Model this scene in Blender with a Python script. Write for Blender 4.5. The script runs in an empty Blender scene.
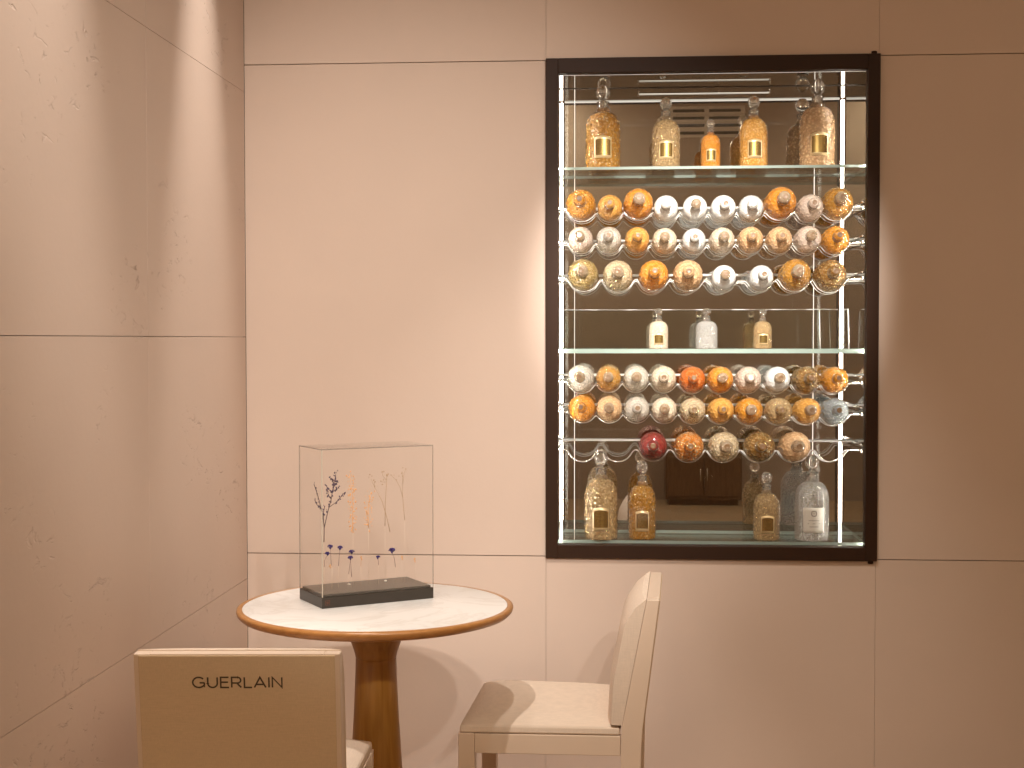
import bpy, bmesh, math, random
from mathutils import Vector, Matrix, Euler
random.seed(7)
sc = bpy.context.scene
COL = sc.collection
PI = math.pi
sin, cos = math.sin, math.cos

# ------------------------------------------------------------------ camera
F = 1421.1
CAMLOC = Vector((0, -4.65, 1.45))
RM = (Matrix.Rotation(math.radians(4.204), 3, 'Z') @ Matrix.Rotation(math.radians(90 - 1.806), 3, 'X')
      @ Matrix.Rotation(math.radians(-0.039), 3, 'Z'))
cam = bpy.data.cameras.new('camera')
cam.sensor_width = 36.0
cam.lens = F / 1024 * 36.0
cam.clip_start = 0.05
camo = bpy.data.objects.new('camera', cam)
COL.objects.link(camo)
camo.matrix_world = Matrix.Translation(CAMLOC) @ RM.to_4x4()
sc.camera = camo


def ray(px, py):
    return RM @ Vector(((px - 512) / F, -(py - 384) / F, -1))


def P(px, py, Y):                      # world point seen at a pixel, on the plane y = Y
    d = ray(px, py)
    return CAMLOC + d * ((Y - CAMLOC.y) / d.y)


def PZ(px, py, Z):                     # same, on the plane z = Z
    d = ray(px, py)
    return CAMLOC + d * ((Z - CAMLOC.z) / d.z)


def PX(px, py, X):
    d = ray(px, py)
    return CAMLOC + d * ((X - CAMLOC.x) / d.x)


# ------------------------------------------------------------------ materials
def new_mat(name):
    m = bpy.data.materials.new(name)
    m.use_nodes = True
    nt = m.node_tree
    b = nt.nodes['Principled BSDF']
    return m, nt, b


def N(nt, t, **kw):
    n = nt.nodes.new(t)
    for k, v in kw.items():
        if k in n.inputs:
            n.inputs[k].default_value = v
        else:
            setattr(n, k, v)
    return n


def L(nt, a, b):
    nt.links.new(a, b)


def objcoord(nt, scale=(1, 1, 1)):
    t = N(nt, 'ShaderNodeTexCoord')
    mp = N(nt, 'ShaderNodeMapping')
    mp.inputs['Scale'].default_value = scale
    L(nt, t.outputs['Object'], mp.inputs['Vector'])
    return mp.outputs['Vector']


def plain(name, col, rough=0.5, metal=0.0, bump=0.0, bscale=200, spec=0.5, var=0.0):
    m, nt, b = new_mat(name)
    b.inputs['Base Color'].default_value = (*col, 1)
    b.inputs['Roughness'].default_value = rough
    b.inputs['Metallic'].default_value = metal
    b.inputs['Specular IOR Level'].default_value = spec
    if bump or var:
        v = objcoord(nt)
        n = N(nt, 'ShaderNodeTexNoise', Scale=bscale, Detail=4.0)
        L(nt, v, n.inputs['Vector'])
        if bump:
            bp = N(nt, 'ShaderNodeBump', Strength=bump, Distance=0.002)
            L(nt, n.outputs['Fac'], bp.inputs['Height'])
            L(nt, bp.outputs['Normal'], b.inputs['Normal'])
        if var:
            mx = N(nt, 'ShaderNodeMixRGB')
            mx.inputs[1].default_value = (*[c * (1 - var) for c in col], 1)
            mx.inputs[2].default_value = (*[min(1, c * (1 + var)) for c in col], 1)
            L(nt, n.outputs['Fac'], mx.inputs[0])
            L(nt, mx.outputs[0], b.inputs['Base Color'])
    return m


WALLC = (0.69, 0.55, 0.46)


def wall_mat(name, col, pits):
    m, nt, b = new_mat(name)
    v = objcoord(nt)
    n = N(nt, 'ShaderNodeTexNoise', Scale=2.2, Detail=5.0)
    L(nt, v, n.inputs['Vector'])
    mx = N(nt, 'ShaderNodeMixRGB')
    mx.inputs[1].default_value = (*[c * 0.94 for c in col], 1)
    mx.inputs[2].default_value = (*[c * 1.05 for c in col], 1)
    L(nt, n.outputs['Fac'], mx.inputs[0])
    L(nt, mx.outputs[0], b.inputs['Base Color'])
    b.inputs['Roughness'].default_value = 0.75
    b.inputs['Specular IOR Level'].default_value = 0.15
    n2 = N(nt, 'ShaderNodeTexNoise', Scale=60.0, Detail=4.0)
    L(nt, v, n2.inputs['Vector'])
    bp = N(nt, 'ShaderNodeBump', Strength=0.08, Distance=0.004)
    L(nt, n2.outputs['Fac'], bp.inputs['Height'])
    last = bp
    if pits:
        # travertine-like pits and short cracks, clustered by a large noise
        v2 = objcoord(nt, (1, 0.55, 1.0))
        big = N(nt, 'ShaderNodeTexNoise', Scale=2.6, Detail=2.0)
        L(nt, v2, big.inputs['Vector'])
        sm = N(nt, 'ShaderNodeTexNoise', Scale=26.0, Detail=5.0, Roughness=0.65, Distortion=1.2)
        L(nt, v2, sm.inputs['Vector'])
        rb = N(nt, 'ShaderNodeMapRange')
        rb.inputs['From Min'].default_value = 0.52
        rb.inputs['From Max'].default_value = 0.64
        L(nt, big.outputs['Fac'], rb.inputs['Value'])
        rs = N(nt, 'ShaderNodeMapRange')
        rs.inputs['From Min'].default_value = 0.61
        rs.inputs['From Max'].default_value = 0.66
        L(nt, sm.outputs['Fac'], rs.inputs['Value'])
        mu = N(nt, 'ShaderNodeMath', operation='MULTIPLY')
        L(nt, rb.outputs[0], mu.inputs[0])
        L(nt, rs.outputs[0], mu.inputs[1])
        b2 = N(nt, 'ShaderNodeBump', Strength=0.65, Distance=0.007)
        b2.invert = True
        L(nt, mu.outputs[0], b2.inputs['Height'])
        L(nt, last.outputs['Normal'], b2.inputs['Normal'])
        last = b2
    L(nt, last.outputs['Normal'], b.inputs['Normal'])
    return m


def glass_pane(name, tint=(0.97, 0.985, 0.975), base=0.035, power=4.0):
    m = bpy.data.materials.new(name)
    m.use_nodes = True
    nt = m.node_tree
    nt.nodes.clear()
    out = N(nt, 'ShaderNodeOutputMaterial')
    tr = N(nt, 'ShaderNodeBsdfTransparent')
    tr.inputs['Color'].default_value = (*tint, 1)
    gl = N(nt, 'ShaderNodeBsdfGlossy')
    gl.inputs['Roughness'].default_value = 0.01
    lw = N(nt, 'ShaderNodeLayerWeight', Blend=0.5)
    pw = N(nt, 'ShaderNodeMath', operation='POWER')
    L(nt, lw.outputs['Facing'], pw.inputs[0])
    pw.inputs[1].default_value = power
    ma = N(nt, 'ShaderNodeMath', operation='MULTIPLY_ADD')
    L(nt, pw.outputs[0], ma.inputs[0])
    ma.inputs[1].default_value = 0.55
    ma.inputs[2].default_value = base
    mx = N(nt, 'ShaderNodeMixShader')
    L(nt, ma.outputs[0], mx.inputs[0])
    L(nt, tr.outputs[0], mx.inputs[1])
    L(nt, gl.outputs[0], mx.inputs[2])
    L(nt, mx.outputs[0], out.inputs['Surface'])
    return m


def emit(name, col, s):
    m = bpy.data.materials.new(name)
    m.use_nodes = True
    nt = m.node_tree
    nt.nodes.clear()
    out = N(nt, 'ShaderNodeOutputMaterial')
    e = N(nt, 'ShaderNodeEmission', Strength=s)
    e.inputs['Color'].default_value = (*col, 1)
    L(nt, e.outputs[0], out.inputs['Surface'])
    return m


def wood_mat(name, c1, c2, rough=0.35, axis=(6, 6, 0.7)):
    m, nt, b = new_mat(name)
    v = objcoord(nt, axis)
    n = N(nt, 'ShaderNodeTexNoise', Scale=9.0, Detail=6.0, Distortion=0.8)
    L(nt, v, n.inputs['Vector'])
    cr = N(nt, 'ShaderNodeValToRGB')
    cr.color_ramp.elements[0].position = 0.3
    cr.color_ramp.elements[0].color = (*c1, 1)
    cr.color_ramp.elements[1].position = 0.72
    cr.color_ramp.elements[1].color = (*c2, 1)
    L(nt, n.outputs['Fac'], cr.inputs[0])
    L(nt, cr.outputs[0], b.inputs['Base Color'])
    b.inputs['Roughness'].default_value = rough
    return m


def marble_mat():
    m, nt, b = new_mat('marble')
    v = objcoord(nt, (1, 1, 1))
    n = N(nt, 'ShaderNodeTexNoise', Scale=3.5, Detail=8.0, Roughness=0.6, Distortion=1.6)
    L(nt, v, n.inputs['Vector'])
    # veins where the noise crosses one half
    s = N(nt, 'ShaderNodeMath', operation='SUBTRACT')
    L(nt, n.outputs['Fac'], s.inputs[0])
    s.inputs[1].default_value = 0.5
    a = N(nt, 'ShaderNodeMath', operation='ABSOLUTE')
    L(nt, s.outputs[0], a.inputs[0])
    cr = N(nt, 'ShaderNodeValToRGB')
    cr.color_ramp.elements[0].position = 0.0
    cr.color_ramp.elements[0].color = (0.71, 0.675, 0.635, 1)
    cr.color_ramp.elements[1].position = 0.045
    cr.color_ramp.elements[1].color = (0.79, 0.765, 0.735, 1)
    L(nt, a.outputs[0], cr.inputs[0])
    L(nt, cr.outputs[0], b.inputs['Base Color'])
    b.inputs['Roughness'].default_value = 0.3
    return m


def linen_mat(name, col):
    m, nt, b = new_mat(name)
    v1 = objcoord(nt, (40, 40, 900))
    v2 = objcoord(nt, (900, 900, 40))
    n1 = N(nt, 'ShaderNodeTexNoise', Scale=1.0, Detail=3.0)
    n2 = N(nt, 'ShaderNodeTexNoise', Scale=1.0, Detail=3.0)
    L(nt, v1, n1.inputs['Vector'])
    L(nt, v2, n2.inputs['Vector'])
    ad = N(nt, 'ShaderNodeMath', operation='ADD')
    L(nt, n1.outputs['Fac'], ad.inputs[0])
    L(nt, n2.outputs['Fac'], ad.inputs[1])
    mr = N(nt, 'ShaderNodeMapRange')
    mr.inputs['From Min'].default_value = 0.6
    mr.inputs['From Max'].default_value = 1.4
    L(nt, ad.outputs[0], mr.inputs['Value'])
    mx = N(nt, 'ShaderNodeMixRGB')
    mx.inputs[1].default_value = (*[c * 0.90 for c in col], 1)
    mx.inputs[2].default_value = (*[min(1, c * 1.07) for c in col], 1)
    L(nt, mr.outputs[0], mx.inputs[0])
    L(nt, mx.outputs[0], b.inputs['Base Color'])
    b.inputs['Roughness'].default_value = 0.85
    b.inputs['Specular IOR Level'].default_value = 0.1
    bp = N(nt, 'ShaderNodeBump', Strength=0.25, Distance=0.0008)
    L(nt, mr.outputs[0], bp.inputs['Height'])
    L(nt, bp.outputs['Normal'], b.inputs['Normal'])
    return m


def bottle_mat(name, col, trans=0.5, rough=0.05, gold=0.0, contrast=0.75):
    """moulded glass filled with scent: small raised scales, pale cells painted in as glints; gold = share that is gilded, partly for sparkle"""
    m, nt, b = new_mat(name)
    v = objcoord(nt)
    n = N(nt, 'ShaderNodeTexNoise', Scale=2.4, Detail=3.0, Distortion=0.9)
    L(nt, v, n.inputs['Vector'])
    mr = N(nt, 'ShaderNodeMapRange')
    mr.inputs['From Min'].default_value = 0.36
    mr.inputs['From Max'].default_value = 0.66
    L(nt, n.outputs['Fac'], mr.inputs['Value'])
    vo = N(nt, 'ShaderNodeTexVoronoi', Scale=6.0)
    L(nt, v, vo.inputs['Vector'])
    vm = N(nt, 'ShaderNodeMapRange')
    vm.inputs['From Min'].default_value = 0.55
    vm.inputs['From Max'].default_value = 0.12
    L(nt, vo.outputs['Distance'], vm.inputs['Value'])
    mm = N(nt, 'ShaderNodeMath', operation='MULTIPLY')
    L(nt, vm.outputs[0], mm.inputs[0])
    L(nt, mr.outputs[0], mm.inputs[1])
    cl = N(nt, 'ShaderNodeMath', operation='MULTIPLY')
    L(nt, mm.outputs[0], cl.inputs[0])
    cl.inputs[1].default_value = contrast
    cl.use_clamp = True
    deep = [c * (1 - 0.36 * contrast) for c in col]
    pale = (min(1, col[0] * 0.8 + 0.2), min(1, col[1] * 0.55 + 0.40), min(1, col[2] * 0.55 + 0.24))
    # painted glint contrast: deep between the scales, full colour on them, pale highest
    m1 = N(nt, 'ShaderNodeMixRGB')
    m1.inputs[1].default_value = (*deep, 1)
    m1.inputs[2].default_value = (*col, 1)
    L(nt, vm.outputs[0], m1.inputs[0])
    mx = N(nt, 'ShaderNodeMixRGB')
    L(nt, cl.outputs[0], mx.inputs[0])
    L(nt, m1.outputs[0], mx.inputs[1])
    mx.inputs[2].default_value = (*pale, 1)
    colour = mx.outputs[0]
    b.inputs['Roughness'].default_value = rough
    b.inputs['IOR'].default_value = 1.45
    b.inputs['Transmission Weight'].default_value = trans
    b.inputs['Coat Weight'].default_value = 0.6
    b.inputs['Coat Roughness'].default_value = 0.04
    if contrast > 0.1:
        bp = N(nt, 'ShaderNodeBump', Strength=0.35, Distance=0.03)
        bp.invert = True
        L(nt, vo.outputs['Distance'], bp.inputs['Height'])
        L(nt, bp.outputs['Normal'], b.inputs['Normal'])
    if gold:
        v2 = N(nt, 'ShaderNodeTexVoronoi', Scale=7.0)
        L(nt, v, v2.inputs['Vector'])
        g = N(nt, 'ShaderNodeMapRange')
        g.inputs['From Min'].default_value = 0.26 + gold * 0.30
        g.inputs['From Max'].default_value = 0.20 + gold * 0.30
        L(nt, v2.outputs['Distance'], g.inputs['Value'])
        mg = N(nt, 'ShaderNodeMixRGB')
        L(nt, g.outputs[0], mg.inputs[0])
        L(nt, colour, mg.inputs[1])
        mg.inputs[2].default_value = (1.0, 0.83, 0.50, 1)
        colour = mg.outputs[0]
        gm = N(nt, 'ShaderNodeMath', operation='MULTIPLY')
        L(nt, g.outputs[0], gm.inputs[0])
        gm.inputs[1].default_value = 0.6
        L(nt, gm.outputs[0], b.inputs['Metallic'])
    L(nt, colour, b.inputs['Base Color'])
    return m


M = {}
M['wall'] = wall_mat('plaster_panel', WALLC, False)
M['wall_left'] = wall_mat('pitted_stone_panel', (0.68, 0.54, 0.45), True)
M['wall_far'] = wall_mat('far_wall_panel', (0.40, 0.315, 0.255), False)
M['groove'] = plain('groove_shadow_gap', (0.32, 0.23, 0.165), 0.9)
M['floor'] = wood_mat('floor_oak', (0.30, 0.20, 0.12), (0.42, 0.29, 0.18), 0.45, (2, 9, 2))
M['ceiling'] = plain('ceiling_paint', (0.62, 0.54, 0.46), 0.8)
M['frame'] = plain('bronze_frame', (0.036, 0.016, 0.008), 0.5, 0.0, spec=0.18)
M['mirror'] = plain('grey_mirror', (0.68, 0.68, 0.67), 0.012, 1.0)
M['mirror_side'] = plain('side_mirror', (0.50, 0.50, 0.48), 0.03, 1.0)
M['glass'] = glass_pane('clear_glass')
M['case_glass'] = glass_pane('case_glass', (0.998, 0.999, 0.998), 0.008, 6.0)
M['door_glass'] = glass_pane('door_glass', (0.985, 0.99, 0.985), 0.04)
M['glass_edge'] = plain('polished_glass_edge', (0.34, 0.42, 0.38), 0.2, 0.0)
M['glass_edge'].node_tree.nodes['Principled BSDF'].inputs['Transmission Weight'].default_value = 0.25
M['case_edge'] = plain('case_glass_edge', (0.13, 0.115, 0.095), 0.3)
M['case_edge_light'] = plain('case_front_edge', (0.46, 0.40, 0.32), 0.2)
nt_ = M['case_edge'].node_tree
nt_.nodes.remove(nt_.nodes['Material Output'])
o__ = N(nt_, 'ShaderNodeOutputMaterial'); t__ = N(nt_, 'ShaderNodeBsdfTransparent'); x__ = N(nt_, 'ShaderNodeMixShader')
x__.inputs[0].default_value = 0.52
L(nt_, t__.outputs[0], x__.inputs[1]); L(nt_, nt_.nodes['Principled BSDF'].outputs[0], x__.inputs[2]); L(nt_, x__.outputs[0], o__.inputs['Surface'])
M['chrome'] = plain('chrome_wire', (0.92, 0.90, 0.86), 0.10, 1.0)
M['acrylic'] = plain('clear_acrylic', (0.95, 0.93, 0.90), 0.06)
M['acrylic'].node_tree.nodes['Principled BSDF'].inputs['Transmission Weight'].default_value = 0.35
M['led'] = emit('led_strip', (1.0, 0.93, 0.82), 75.0)
M['added_glow_line'] = emit('added_glow_line', (1.0, 0.90, 0.78), 1.6)
M['led_dim'] = emit('led_strip_dimmed', (1.0, 0.90, 0.78), 1.3)
M['bar_led'] = emit('light_bar_lens', (1.0, 0.90, 0.76), 1.1)
M['cream'] = plain('cream_lacquer', (0.76, 0.605, 0.475), 0.35, bump=0.05, bscale=60)
M['linen'] = linen_mat('linen', (0.76, 0.625, 0.505))
M['linen_back'] = linen_mat('linen_back', (0.70, 0.53, 0.35))
M['letter'] = plain('printed_letter', (0.085, 0.055, 0.035), 0.6)
M['wood'] = wood_mat('oiled_oak', (0.27, 0.115, 0.014), (0.38, 0.18, 0.032), 0.33, (7, 7, 0.6))
M['rim'] = wood_mat('rim_oak', (0.36, 0.155, 0.042), (0.47, 0.215, 0.066), 0.3, (3, 3, 8))
M['marble'] = marble_mat()
M['slate'] = plain('dark_base', (0.036, 0.028, 0.021), 0.32, bump=0.05, bscale=90)
M['slate_top'] = plain('dark_base_top', (0.085, 0.070, 0.054), 0.28)
M['rust'] = plain('rust_stamp', (0.15, 0.05, 0.025), 0.6)
M['white_dot'] = plain('white_pin', (0.85, 0.80, 0.72), 0.3)
M['thread'] = plain('clear_thread', (0.72, 0.58, 0.44), 0.4)
M['purple_dark'] = plain('dried_purple', (0.075, 0.045, 0.085), 0.8)
M['purple_stem'] = plain('dried_purple_stem', (0.10, 0.06, 0.055), 0.8)
M['violet'] = plain('violet_petal', (0.040, 0.020, 0.12), 0.75)
M['flower_stem'] = plain('brown_stem', (0.20, 0.10, 0.10), 0.8)
M['orange_petal'] = plain('pale_orange_petal', (0.74, 0.38, 0.15), 0.8)
M['tan_stem'] = plain('tan_stem', (0.42, 0.26, 0.13), 0.8)
M['gold'] = plain('gold_label', (0.40, 0.27, 0.09), 0.26, 0.9)
M['gold_edge'] = plain('gold_label_border', (0.90, 0.70, 0.40), 0.3, 0.6)
M['paper'] = plain('white_label', (0.80, 0.76, 0.70), 0.6)
M['ink'] = plain('label_ink', (0.16, 0.13, 0.11), 0.6)
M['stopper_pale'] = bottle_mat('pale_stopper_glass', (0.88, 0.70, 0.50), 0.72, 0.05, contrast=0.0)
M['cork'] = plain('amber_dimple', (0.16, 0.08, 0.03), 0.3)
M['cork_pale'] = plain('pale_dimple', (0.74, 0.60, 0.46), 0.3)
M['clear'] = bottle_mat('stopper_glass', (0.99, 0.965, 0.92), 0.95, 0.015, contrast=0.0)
M['dark_wood'] = wood_mat('dark_wood', (0.14, 0.075, 0.036), (0.21, 0.12, 0.06), 0.4, (6, 6, 1))
M['vent'] = plain('vent_slot', (0.05, 0.04, 0.035), 0.7)


# ------------------------------------------------------------------ mesh helpers
def finish(name, bm, mats, parent=None, smooth=False, bevel=0.0, segs=2, auto=None):
    me = bpy.data.meshes.new(name)
    bmesh.ops.recalc_face_normals(bm, faces=bm.faces)
    bm.to_mesh(me)
    bm.free()
    if not isinstance(mats, (list, tuple)):
        mats = [mats]
    for m in mats:
        me.materials.append(m)
    if smooth:
        for p in me.polygons:
            p.use_smooth = True
    if auto is not None:
        me.set_sharp_from_angle(angle=math.radians(auto))
    o = bpy.data.objects.new(name, me)
    COL.objects.link(o)
    if parent:
        o.parent = parent
    if bevel:
        b = o.modifiers.new('bevel', 'BEVEL')
        b.width = bevel
        b.segments = segs
        b.limit_method = 'ANGLE'
        b.angle_limit = math.radians(40)
    return o


def box(bm, x0, x1, y0, y1, z0, z1, mi=0):
    vs = [bm.verts.new((x, y, z)) for z in (z0, z1) for y in (y0, y1) for x in (x0, x1)]
    fs = []
    for q in ((0, 1, 3, 2), (4, 6, 7, 5), (0, 4, 5, 1), (2, 3, 7, 6), (0, 2, 6, 4), (1, 5, 7, 3)):
        f = bm.faces.new([vs[i] for i in q])
        f.material_index = mi
        fs.append(f)
    return vs, fs     # faces: z0, z1, y0, y1, x0, x1


def tube(bm, pts, r, n=8, r2=None, closed_ends=True, mi=0):
    pts = [Vector(p) for p in pts]
    rings = []
    up = Vector((0, 0, 1))
    last_n = None
    for i, p in enumerate(pts):
        if i == 0:
            t = pts[1] - p
        elif i == len(pts) - 1:
            t = p - pts[i - 1]
        else:
            t = pts[i + 1] - pts[i - 1]
        t.normalize()
        if last_n is None:
            a = Vector((0, 1, 0)) if abs(t.y) < 0.9 else Vector((1, 0, 0))
            nn = (a - t * a.dot(t)).normalized()
        else:
            nn = (last_n - t * last_n.dot(t)).normalized()
        last_n = nn
        bb = t.cross(nn)
        rr = r if r2 is None else r + (r2 - r) * i / (len(pts) - 1)
        rings.append([bm.verts.new(p + (nn * cos(2 * PI * k / n) + bb * sin(2 * PI * k / n)) * rr) for k in range(n)])
    for a, b in zip(rings, rings[1:]):
        for k in range(n):
            f = bm.faces.new((a[k], a[(k + 1) % n], b[(k + 1) % n], b[k]))
            f.material_index = mi
            f.smooth = True
    if closed_ends:
        for rg in (rings[0], rings[-1]):
            f = bm.faces.new(rg)
            f.material_index = mi


def lathe(bm, prof, n=48, rfun=None, mi=0, center=(0, 0, 0)):
    cx, cy, cz = center
    rings = []
    for j, (r, z) in enumerate(prof):
        if r < 1e-6:
            rings.append([bm.verts.new((cx, cy, cz + z))])
        else:
            rg = []
            for k in range(n):
                a = 2 * PI * k / n
                rr = r if rfun is None else rfun(r, a, j, z)
                rg.append(bm.verts.new((cx + rr * cos(a), cy + rr * sin(a), cz + z)))
            rings.append(rg)
    for a, b in zip(rings, rings[1:]):
        for k in range(n):
            k2 = (k + 1) % n
            if len(a) == 1 and len(b) == 1:
                continue
            if len(a) == 1:
                f = bm.faces.new((a[0], b[k2], b[k]))
            elif len(b) == 1:
                f = bm.faces.new((a[k], a[k2], b[0]))
            else:
                f = bm.faces.new((a[k], a[k2], b[k2], b[k]))
            f.material_index = mi
            f.smooth = True


def blob(bm, c, rx, ry, rz, mi=0, sub=1, rot=None):
    mat = Matrix.Translation(Vector(c))
    if rot:
        mat = mat @ rot
    mat = mat @ Matrix.Diagonal((rx, ry, rz, 1))
    r = bmesh.ops.create_icosphere(bm, subdivisions=sub, radius=1, matrix=mat)
    for v in r['verts']:
        for f in v.link_faces:
            f.material_index = mi
            f.smooth = True


def thing(name, label, cat, loc=(0, 0, 0), rz=0.0, group=None):
    o = bpy.data.objects.new(name, None)
    COL.objects.link(o)
    o.location = loc
    o.rotation_euler = (0, 0, rz)
    o.empty_display_size = 0.05
    o['label'] = label
    o['category'] = cat
    if group:
        o['group'] = group
    return o


def struct(o):
    o['kind'] = 'structure'
    return o


# ------------------------------------------------------------------ room shell
RX, LX, FY0, CZ = 3.3, -1.2285, -7.6, 3.7
ZT, ZB = 1.45 + 0.9062, 1.45 - 0.7131
XS1, XS2 = -0.2301, 0.8369
FRX0, FRX1, FRZ0, FRZ1 = XS1 - 0.0005, XS2 + 0.002, ZB - 0.004, ZT + 0.004


def panel_wall(name, mats, us, vs, place, gu, gv, skip=()):
    """flat panels with shadow gaps; place(u, v, d) gives the point d behind the face"""
    bm = bmesh.new()
    for i in range(len(us) - 1):
        for j in range(len(vs) - 1):
            if (i, j) in skip:
                continue
            u0, u1, v0, v1 = us[i], us[i + 1], vs[j], vs[j + 1]
            f = bm.faces.new([bm.verts.new(place(u, v, 0.010)) for u, v in ((u0, v0), (u1, v0), (u1, v1), (u0, v1))])
            f.material_index = 1
            a0, a1, b0, b1 = u0 + gu / 2, u1 - gu / 2, v0 + gv / 2, v1 - gv / 2
            fr = [bm.verts.new(place(u, v, 0)) for u, v in ((a0, b0), (a1, b0), (a1, b1), (a0, b1))]
            bk = [bm.verts.new(place(u, v, 0.0095)) for u, v in ((a0, b0), (a1, b0), (a1, b1), (a0, b1))]
            bm.faces.new(fr)
            for k in range(4):
                bm.faces.new((fr[k], fr[(k + 1) % 4], bk[(k + 1) % 4], bk[k]))
    return struct(finish(name, bm, mats))


panel_wall('wall_back', [M['wall'], M['groove']], [LX, XS1, XS2, 1.94, RX], [0, ZB, ZT, CZ],
           lambda u, v, d: (u, d, v), 0.0009, 0.0030, skip=((1, 1),))
# left wall joints measured along its plane
ysL = PX(148, 300, LX).y
zl1 = PX(180, 49.5, LX).z
zl2 = PX(120, 336.2, LX).z
zl3 = PX(152.5, 639.8, LX).z
panel_wall('wall_left', [M['wall_left'], M['groove']], [FY0, -3.2, -2.1, ysL, -0.003], [0, zl3, zl2, zl1, CZ],
           lambda u, v, d: (LX - d, u, v), 0.0014, 0.0016)
bm = bmesh.new(); box(bm, RX, RX + 0.1, FY0, 0, 0, CZ)
struct(finish('wall_right', bm, M['wall']))
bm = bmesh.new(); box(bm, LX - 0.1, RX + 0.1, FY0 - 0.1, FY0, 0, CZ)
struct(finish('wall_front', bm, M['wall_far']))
bm = bmesh.new(); box(bm, LX - 0.1, RX + 0.1, FY0 - 0.1, 0.1, -0.1, 0)
struct(finish('floor', bm, M['floor']))
bm = bmesh.new(); box(bm, LX - 0.1, RX + 0.1, FY0 - 0.1, 0.1, CZ, CZ + 0.1)
struct(finish('ceiling', bm, M['ceiling']))

# things that show only as dim reflections in the cabinet's mirror
t = thing('ventilation_grille', 'dark slotted air grille high on the opposite wall, reflected in the cabinet mirror', 'vent', (0.80, FY0, 3.39))
bm = bmesh.new(); box(bm, -0.34, 0.34, 0.0, 0.012, -0.14, 0.14)
finish('grille_frame', bm, M['ceiling'], t, bevel=0.003)
bm = bmesh.new()
for k in range(4):
    z = -0.10 + k * 0.066
    box(bm, -0.30, -0.02, 0.011, 0.0135, z - 0.013, z + 0.013)
    box(bm, 0.02, 0.30, 0.011, 0.0135, z - 0.013, z + 0.013)
finish('slot', bm, M['vent'], t)
t = thing('wooden_sideboard', 'low wooden sideboard across the room, reflected low in the cabinet mirror', 'sideboard', (0.76, FY0 + 0.22, 0))
bm = bmesh.new(); box(bm, -0.33, 0.33, -0.2, 0.2, 0.05, 0.46)
finish('body', bm, M['dark_wood'], t, bevel=0.004)
for s in (-1, 1):
    bm = bmesh.new(); box(bm, s * 0.162 - 0.156, s * 0.162 + 0.156, 0.201, 0.218, 0.08, 0.43)
    d = finish('door', bm, M['dark_wood'], t, bevel=0.004)
    bm = bmesh.new(); tube(bm, [(s * 0.03, 0.219, 0.22), (s * 0.03, 0.235, 0.22), (s * 0.03, 0.235, 0.32), (s * 0.03, 0.219, 0.32)], 0.005)
    finish('handle', bm, M['chrome'], d)
bm = bmesh.new(); box(bm, -0.30, 0.30, -0.16, 0.16, 0, 0.05)
finish('plinth', bm, M['dark_wood'], t)

# ------------------------------------------------------------------ display cabinet in the wall
YG = 0.012            # glass door
YM = 0.305            # mirror
ix0, ix1 = P(558.0, 300, -0.012).x, P(866.7, 300, -0.012).x
iz1, iz0 = P(712, 71.0, -0.012).z, P(712, 546.3, -0.012).z
cab = thing('display_cabinet', 'dark bronze framed glass cabinet set in the wall, lit inside and full of bottles', 'cabinet', (0, 0, 0))
bm = bmesh.new()
box(bm, FRX0, ix0, -0.016, 0.03, FRZ0, FRZ1)
box(bm, ix1, FRX1, -0.016, 0.03, FRZ0, FRZ1)
box(bm, ix0, ix1, -0.016, 0.03, iz1, FRZ1)
box(bm, ix0, ix1, -0.016, 0.03, FRZ0, iz0)
# hinge pins at the right corners
for z in (FRZ0 - 0.004, FRZ1 + 0.004):
    tube(bm, [(FRX1 - 0.018, 0.0, z - 0.006), (FRX1 - 0.018, 0.0, z + 0.006)], 0.009, 12)
finish('frame', bm, M['frame'], cab, bevel=0.0015)
# interior box (a little wider than the opening, so the lamps hide behind the frame)
sx0, sx1, sz0, sz1 = ix0 - 0.0125, ix1 + 0.0125, iz0 - 0.004, iz1 + 0.0045
bm = bmesh.new(); box(bm, sx0 - 0.01, sx1 + 0.01, YM, YM + 0.012, sz0 - 0.01, sz1 + 0.01)
finish('back_mirror', bm, M['mirror'], cab)
for x0, x1 in ((sx0 - 0.01, sx0), (sx1, sx1 + 0.01)):
    bm = bmesh.new(); box(bm, x0, x1, 0.0305, YM, sz0, sz1)
    finish('side_panel', bm, M['mirror_side'], cab)
bm = bmesh.new(); box(bm, sx0, sx1, 0.0305, YM, sz1, sz1 + 0.01)
finish('top_panel', bm, M['mirror_side'], cab)
bm = bmesh.new(); box(bm, sx0, sx1, 0.0305, YM, sz0 - 0.01, sz0)
finish('bottom_panel', bm, M['mirror_side'], cab)


def slab(name, x0, x1, y0, y1, z0, z1, parent, glass, edge, thin):
    """glass sheet: broad faces clear, narrow faces with the edge material; thin = index of the thin axis"""
    bm = bmesh.new()
    vs, fs = box(bm, x0, x1, y0, y1, z0, z1)
    broad = {0: (4, 5), 1: (2, 3), 2: (0, 1)}[thin]
    for i, f in enumerate(fs):
        f.material_index = 0 if i in broad else 1
    return finish(name, bm, [glass, edge], parent)


slab('glass_door', ix0 - 0.004, ix1 + 0.004, YG, YG + 0.004, iz0 - 0.004, iz1 + 0.004, cab, M['door_glass'], M['glass_edge'], 1)
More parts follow.
